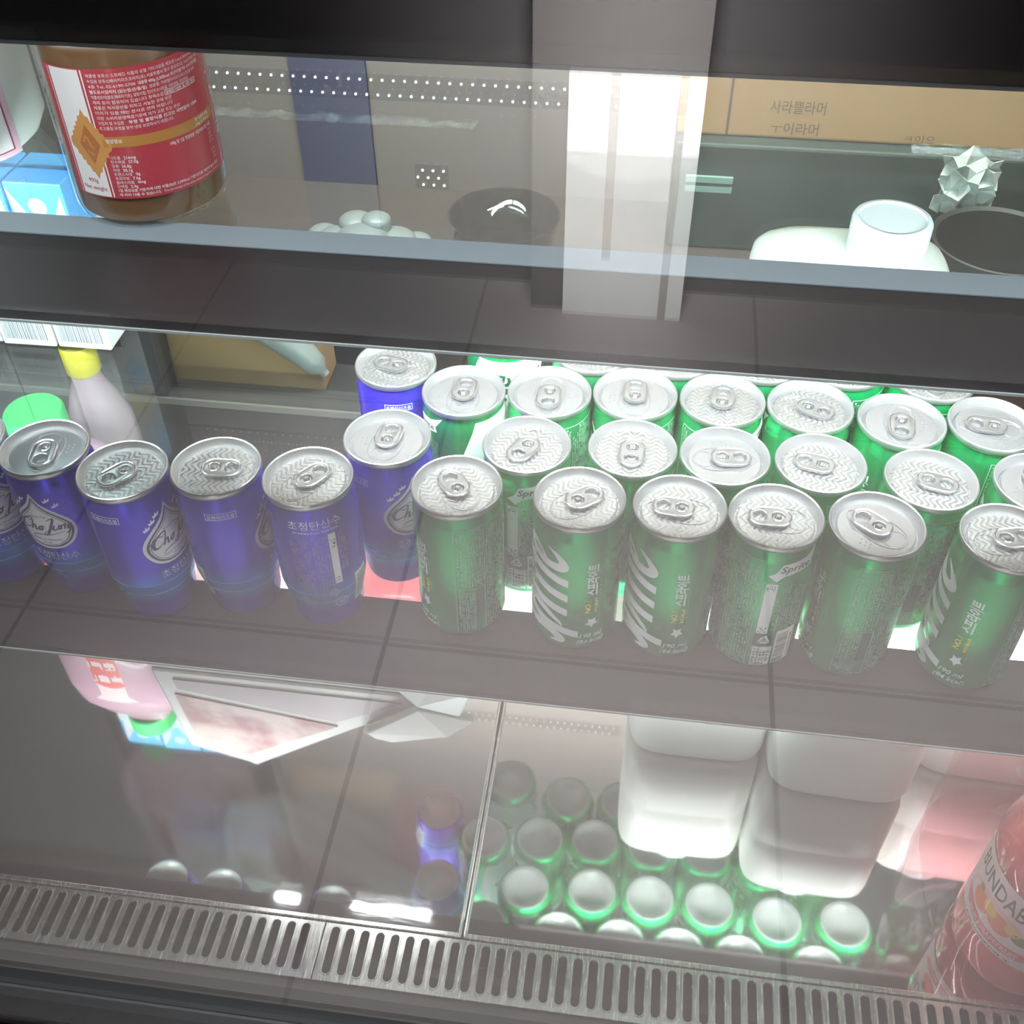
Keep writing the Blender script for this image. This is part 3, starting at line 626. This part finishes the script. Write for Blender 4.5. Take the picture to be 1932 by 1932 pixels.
# ---------------------------------------------------------------- bottles on the deck, far left
def juice_jug():
    t=thing('juice_jug','pink juice jug with green cap and red label on the deck','bottle',(-.470,.235,FL+.0006))
    pk=M('pink_juice',(.60,.36,.46),.25,coat=.5)
    b=MB().superbox([(.84,0),(.96,.003),(1,.012),(1,.11),(.93,.135),(.70,.158),(.42,.172),(.40,.185)],.060,.043,3,60); b.build('body',pk,t)
    MB().tube(smoothpath([(.046,0,.15,),(.072,0,.140),(.078,0,.105),(.073,0,.065),(.055,0,.05)],6),.010,10).build('handle',pk,t)
    MB().lathe(mm([(22,184),(23.5,185),(23.5,205),(22,207),(0,207.5)]),40).build('cap',M('green_cap_plastic',(.02,.50,.12),.35),t)
    p=Print(); p.rect(-34,34,28,118,0,1); p.poly([(34*math.cos(a)*.78+2,66+30*math.sin(a)) for a in (2*PI*k/30 for k in range(30))],1,2)
    p.tiny(-20,22,76,92,1,0,3); p.tiny(-22,24,56,72,1,0,3); p.poly([(16*math.cos(a),36+9*math.sin(a)) for a in (2*PI*k/20 for k in range(20))],2,3)
    p.build('label_wrap',[M('label_pale_pink',(.80,.66,.68),.4),M('label_bright_red',(.75,.07,.06),.4),M('fruit_red',(.70,.10,.05),.4)],lambda s,z,l:(.0595*math.sin(s/60)*1.04,-.0437-l/1000+.0436*(1-abs(math.cos(s/60))**.9),z/1000),t,4)
juice_jug()
def yellow_bottle():
    t=thing('juice_bottle','slim clear-pink bottle with yellow cap behind the juice jug','bottle',(-.474,.325,FL+.0006))
    MB().lathe(mm([(0,2),(24,0),(29,3),(30,8),(30,110),(28,130),(20,155),(13.5,172),(12.8,182)]),48).build('body',M('pale_pink_drink',(.36,.26,.29),.2,coat=.6),t)
    MB().lathe(mm([(14,180),(14.8,181),(14.8,206),(13.8,208),(0,208)]),36).build('cap',M('yellow_cap_plastic',(.60,.52,.02),.35),t)
yellow_bottle()
def pouch():
    t=thing('snack_pouch','pink film pack with white borders lying on the deck under the blue cans','packet',(0,0,0))
    fr=lambda x,z,dd:(x,.150+dd+.12*(z-FL),z)
    out=[(-.392,-.206),(-.392,-.080),(-.340,-.058),(-.332,-.052),(-.222,-.148),(-.150,-.206),(-.150,-.2185),(-.392,-.2185)]
    MB().prism(out,.03,fr).build('white_border',M('pouch_white',(.72,.70,.70),.4),t,smooth=0,bevel=.002)
    inn=[(-.378,-.196),(-.380,-.090),(-.338,-.076),(-.240,-.155),(-.370,-.196)]
    fr2=lambda x,z,dd:(x,.150-.0012+dd+.12*(z-FL),z)
    MB().prism([(-.380,-.180),(-.380,-.092),(-.336,-.074),(-.236,-.152)],.001,fr2).build('pink_window',noise_pink(),t,smooth=0)
    MB().prism([(-.236,-.160),(-.375,-.190),(-.375,-.206),(-.172,-.206)],.001,fr2).build('mauve_panel',M('pouch_mauve',(.46,.36,.42),.4),t,smooth=0)
def noise_pink():
    m=M('pouch_pink',(.62,.36,.35),.3,coat=.5); n,l=nodes(m); t=n.new('ShaderNodeTexNoise'); t.inputs['Scale'].default_value=28; t.inputs['Detail'].default_value=4
    tc=n.new('ShaderNodeTexCoord'); l.new(tc.outputs['Object'],t.inputs[0]); cr=n.new('ShaderNodeValToRGB'); cr.color_ramp.elements[0].color=(.45,.16,.18,1); cr.color_ramp.elements[1].color=(.78,.60,.56,1); cr.color_ramp.elements[0].position=.35; cr.color_ramp.elements[1].position=.62
    l.new(t.outputs[0],cr.inputs[0]); l.new(cr.outputs[0],n['Principled BSDF'].inputs['Base Color']); return m
pouch()
def napkin():
    fr=lambda x,z,dd:(x+.02*math.sin(z*60),.135+dd+.25*(z-FL)+.004*math.sin(x*300),z)
    o=MB().prism([(-.225,-.2185),(-.225,-.165),(-.205,-.150),(-.186,-.138),(-.168,-.140),(-.160,-.165),(-.128,-.190),(-.112,-.2185)],.008,fr).build('paper_bag','',None) if False else MB().prism([(-.145,-.2185),(-.215,-.165),(-.205,-.150),(-.186,-.138),(-.168,-.140),(-.150,-.175),(-.120,-.200),(-.108,-.2185)],.008,fr).build('paper_bag',M('paper_white',(.76,.75,.74),.6),None,smooth=0,bevel=.002)
    tag(o,'crumpled white paper bag at the right end of the pink pack','paper bag')
napkin()
def flat_packet(x,y,wd,dp,h,mat,label,rz):
    m=MB().superbox([(.97,0),(1,.002),(.99,h*.5),(.93,h*.85),(.80,h)],wd/2,dp/2,7,48)
    for sgn in (-1,1): m.box(sgn*wd*.5-.006,sgn*wd*.5+.006,-dp*.48,dp*.48,.001,.0022)
    o=m.build('flat_packet',mat,None,40); o.location=(x,y,FL+.0006); o.rotation_euler=(0,0,rz); tag(o,label,'packet','flat packets lying on the deck')
flat_packet(-.196,.262,.085,.11,.034,M('packet_red',(.66,.13,.16),.22,coat=.6),'red glossy packet seen in the gap between the blue can and leftmost green can',.1)
flat_packet(-.088,.262,.070,.11,.034,M('packet_pale',(.74,.79,.85),.3,coat=.4),'pale blue-white packet seen in the gap right of the leftmost green can',-.05)

# ---------------------------------------------------------------- pink soda bottles, right foreground
def soda_bottle():
    r=bpy.data.objects.new('soda_bottle',None); C.objects.link(r); r.empty_display_size=.02
    P=[(0,4),(32,1),(39,0),(43,4),(44,11),(44,32),(43,36),(43,110),(44,114),(43.5,124),(39,142),(29,160),(21,172),(18.5,182),(18,190)]
    MB().lathe(mm(P),64).build('glass_body',M('pink_soda_glass',(.62,.12,.12),.08,coat=1,spec=.7),r)
    MB().lathe(mm([(19,190),(20,191),(20,201),(18,203),(0,203)]),32).build('crown_cap',M('crown_cap_metal',(.55,.12,.13),.35,.6),r)
    p=Print(); W,K,Pk,O,Gn,Yl,Lp=range(7); k=32.2
    p.rect(-66,66,38,108,W,1); Q=p; p=Print()
    p.text('BUNDABERG',-2,57.5,13.5,K,2,0,0,.010,56,'C')
    E=lambda cx,cz,a,b,n=30:[(cx+a*math.cos(2*PI*i/n),cz+b*math.sin(2*PI*i/n)) for i in range(n)]
    p.poly(E(-6,44,24,11.5),Lp,2); p.poly(E(-6,43.5,22.5,10),W,3)
    p.poly(E(-15,46.5,7,5.5),O,4); p.poly(E(-1,47,7.5,5.5),O,4); p.poly(E(-8,49.5,4.5,3.6),Yl,5); p.poly(E(6,49.5,4,3),Yl,5); p.poly(E(11,47,4.5,3),Gn,5); p.poly(E(-18,52,2.2,1.8),Gn,5)
    p.poly([(-31,42),(-24,35.5),(-6,32.6),(14,34),(24,38),(27,43),(20,40.5),(6,38.5),(-8,38.2),(-22,40.5)],Pk,6)
    p.text('PINK GRAPEFRUIT',-3,34.4,4.4,W,7,0,0,.012,34,'C')
    p.tiny(-24,14,29.8,31.6,1,K,3)
    p.raw(*ring(34,36,6.5,.6),K,3); p.raw(*ring(34,36,4.6,.4),K,3); p.tiny(30.5,37.5,33.5,38.5,3,K,3)
    Q.it+=[([(a*1.3,38+(b-29)*1.66) for a,b in v],f,m_,l_) for v,f,m_,l_ in p.it]; p=Q
    p.build('paper_label',[M('bottle_label_white',(.74,.70,.68),.4),inkk,M('badge_pink',(.66,.13,.17),.4),M('grapefruit_orange',(.72,.20,.08),.4),M('leaf_green',(.12,.22,.05),.4),M('citrus_yellow',(.75,.55,.08),.4),M('badge_pale',(.78,.50,.50),.4)],wrap([(43.1,0),(43.1,130)]),r,3)
    return r
sb=soda_bottle()
for i,(x,y,a,l) in enumerate(((.2960,-.0010,-22,'pink grapefruit soda bottle nearest the front at the right edge'),(.3600,.0660,-25,'pink grapefruit soda bottle standing behind the front one at the right edge'))):
    o=sb if i==0 else copy_tree(sb); o.location=(x,y,FL+.0006); o.rotation_euler=(0,0,math.radians(-90-30+a)); tag(o,l,'bottle','pink soda bottles at the right edge')
fm=MB().superbox([(1,.001),(1.01,.03),(.985,.06),(1.0,.10),(.97,.14),(.93,.175),(.72,.195)],.086,.088,3.2,64)
o=fm.build('shrink_wrap',film,None,60); o.location=(.325,.033,FL+.0006); tag(o,'clear shrink wrap around the pink soda bottles','wrap')

# ---------------------------------------------------------------- behind the back door
struct(MB().box(-1.6,1.6,1.5,1.55,-.9,3.2).build('wall_back',M('kitchen_wall_grey',(.15,.125,.125),.7),smooth=0))
struct(MB().box(-.66,-.52,1.49,1.4995,-.9,1.2).build('trim_4',M('violet_wall_strip',(.05,.048,.09),.5),smooth=0))
kt=MB().box(-1.2,1.2,.53,.80,-.125,-.10); kt.box(-1.2,1.2,.78,.80,-.9,-.125)
tag(kt.build('kitchen_counter',M('counter_dark_brown',(.040,.030,.028),.45),smooth=0,bevel=.002),'dark kitchen counter behind the back glass','counter')
cb=noise_rough(M('cardboard_brown',(.44,.225,.10),.8),30,.7,.9)
def cardboard(label,x0,x1,y0,y1,z0,z1,words):
    t=thing('cardboard_box',label,'box',((x0+x1)/2,y0,z0)); w=(x1-x0)/2
    MB().box(-w,w,0,y1-y0,0,z1-z0).build('carton_body',cb,t,smooth=0,bevel=.003)
    if words:
        p=Print(); h=(z1-z0)*1000
        p.rect(-w*1000+50,-w*1000+52.5,0,h,1,1)
        p.text('마시멜로',-30,26,20,0,1,PI,0,0,70,'C') if False else p.text('사라쁠라머',-146,28,15,0,1,0,0,0,55,'C')
        p.text('ㅜ이라머',-146,6,14,0,1,0,0,0,48,'C'); p.text('ㅋ이으',-20,3,10,0,1,0,0,0,30,'C')
        p.build('marker_writing',[M('marker_grey',(.12,.07,.04),.7),M('box_seam',(.10,.055,.03),.8)],lambda s,z,l:(s/1000,-.0003-l/1000,z/1000),t,400)
    return t
cardboard('cardboard box with handwriting behind the upper right of the back glass',.02,.55,.72,.95,.02,.30,True)
bn=tag(MB().box(.02,.56,.70,.98,-.0995,.0195).build('storage_bin',noise_rough(M('bin_dark_green',(.014,.027,.024),.4),20,.3,.6),smooth=0,bevel=.003),'dark green bin under the handwritten cardboard box','bin')
for z_ in (-.021,-.0315): MB().box(.034,.083,.6955,.6995,z_,z_+.0065).build('pale_rail',M('pale_rail_paint',(.16,.24,.21),.4),bn,smooth=0)
cardboard('plain cardboard box low behind the back door, left of the cans',-.475,-.315,.477,.525,-.165,-.02,False)
tag(MB().box(-.75,-.27,.452,.527,-.60,-.1655).build('low_rack',blackmat,smooth=0),'black low rack under the plain cardboard box','rack')
def pan():
    t=thing('round_pot','black round pot at the right behind the white jug','pan',(.335,.60,-.0995))
    MB().lathe(mm([(0,1),(55,0),(60,6),(63,84),(65,86),(63.5,87),(60,84),(56,6),(0,4)]),48).build('bowl',blackmat,t)
    MB().tube([(0.063,0,.072),(.10,-.01,.076),(.15,-.02,.082)],.007,8).build('handle',blackmat,t)
pan()
def foil():
    m=MB(); random.seed(3); V=[];F=[];n=9
    for j in range(n):
        for i in range(n):
            u=i/(n-1)-.5; v=j/(n-1)-.5; V.append((.07*u+.006*random.uniform(-1,1),.012*random.uniform(-1,1),.085*v*(1-.5*abs(u))+.008*random.uniform(-1,1)))
    for j in range(n-1):
        for i in range(n-1): F.append((j*n+i,j*n+i+1,(j+1)*n+i+1,(j+1)*n+i))
    o=m.add(V,F).build('foil_scrap',M('foil_pale',(.45,.47,.45),.4,.1),smooth=0); o.modifiers.new('s','SOLIDIFY').thickness=.001
    o.location=(.315,.690,-.005); o.scale=(.8,.8,.8); tag(o,'torn pale foil scrap in front of the dark green bin','foil')
foil()
def lump():
    m=MB(); random.seed(5)
    for k,(x,z,r) in enumerate(((0,0,.05),(-.05,-.01,.04),(.05,-.015,.045),(.02,.03,.028),(-.02,.015,.034),(.085,-.03,.03),(-.09,-.03,.03))):
        m.lathe([(r*math.sin(PI*i/12)*(1+.07*math.sin(5*i)),-r*math.cos(PI*i/12)*.8) for i in range(13)],20,(x,.01*k,max(z,-.05+r*.8+.05-.055)))
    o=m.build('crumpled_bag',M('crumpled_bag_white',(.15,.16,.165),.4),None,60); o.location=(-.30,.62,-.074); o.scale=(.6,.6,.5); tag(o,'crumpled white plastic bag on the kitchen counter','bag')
lump()
def bowl():
    tag(MB().lathe(mm([(0,1),(30,0),(46,20),(56,80),(57,81),(55,80.5),(44,22),(28,3),(0,3)]),48,(0,0,0)).build('glass_bowl',pane('bowl_glass',(.72,.72,.74),2.0),None),'round clear bowl on the counter behind the back glass','bowl').location=(-.145,.60,-.0995)
bowl()
def scoop():
    pts=smoothpath([(-.445,.452,.0),(-.385,.450,-.045),(-.335,.448,-.082),(-.300,.446,-.118)],6); n=len(pts)
    rr=[.020*(1-.55*(i/(n-1))**2.2)*(1 if i<n-2 else .45) for i in range(n)]
    m=MB().tube(pts,rr,14); o=m.build('scoop_handle',M('grey_scoop_plastic',(.25,.245,.25),.35),None,60)
    tag(o,'grey tapering scoop handle leaning behind the back door','scoop')
scoop()
# glowing dots standing in for LED reflections in the back glass
def reflection_dots(label,x0,x1,z,rows,pitch,dz):
    t=thing('led_reflection_dots',label,'imitated reflection',(x0,BY-.0012,z))
    MB().box(0,x1-x0,-.0008,.0010,-.004,dz*(rows-1)+.004).build('clear_backing',pane('dot_backing_clear',(.86,.86,.86),1.0),t,smooth=0)
    m=MB(); n=int((x1-x0)/pitch)
    for r in range(rows):
        for i in range(n):
            cx=(i+.5*(1-r%2)+.25)*pitch; m.lathe([(.0011,0),(.0008,-.0010),(0,-.0012)],8,(0,0,0)); 
            vs=m.v[-24:]; m.v[-24:]=[(cx+a,c-.0009,r*dz+b) for a,b,c in vs]
    m.build('glowing_dots',M('mirrored_led_glow',(1,1,1),.5,emit=.8,ecol=LED),t,smooth=0)
reflection_dots('rows of glowing dots imitating an LED reflection across the back glass above the counter',-.43,.02,.176,2,.0087,.0115)
reflection_dots('short patch of glowing dots imitating an LED reflection in the middle of the back glass',-.190,-.163,.104,3,.0085,.0062)
reflection_dots('glowing dots imitating an LED reflection low on the back door, left of the blue cans',-.350,-.262,-.158,2,.0102,.0085)

# ---------------------------------------------------------------- the shop in front (seen mirrored in the front glass)
def tile():
    m=M('floor_tile_beige',(.40,.35,.34),.5); n,l=nodes(m); tc=n.new('ShaderNodeTexCoord'); mp=n.new('ShaderNodeMapping'); mp.inputs['Location'].default_value=(.36,.94,0)
    b=n.new('ShaderNodeTexBrick'); b.offset=0; b.inputs['Scale'].default_value=1; b.inputs['Brick Width'].default_value=.61; b.inputs['Row Height'].default_value=.61; b.inputs['Mortar Size'].default_value=.004
    b.inputs['Color1'].default_value=(.55,.495,.48,1); b.inputs['Color2'].default_value=(.53,.475,.46,1); b.inputs['Mortar'].default_value=(.36,.325,.315,1)
    l.new(tc.outputs['Object'],mp.inputs[0]); l.new(mp.outputs[0],b.inputs[0]); l.new(b.outputs[0],n['Principled BSDF'].inputs['Base Color']); return m
struct(MB().box(-2.6,2.6,-2.03,-.30,-.90,-.84).build('floor',tile(),smooth=0))
struct(MB().box(-2.6,2.6,-2.10,-2.03,-.9,2.2).build('wall_front',M('shop_wall',(.045,.04,.042),.8),smooth=0))
pl=MB().box(-.174,.085,-2.02,-1.914,-.84,-.305); pl.box(-.246,-.174,-2.0,-1.93,-.84,1.2,1); pl.box(-.174,.085,-2.0,-1.93,-.305,1.2,1)
pl.box(-.094,-.076,-1.914,-1.912,-.70,-.305,2); pl.box(.035,.052,-1.914,-1.912,-.84,-.305,2)
struct(pl.build('door_2',[M('door_white_paint',(.80,.81,.82),.5),M('door_jamb_beige',(.07,.064,.062),.6),M('door_groove_grey',(.36,.34,.33),.6)],smooth=0))
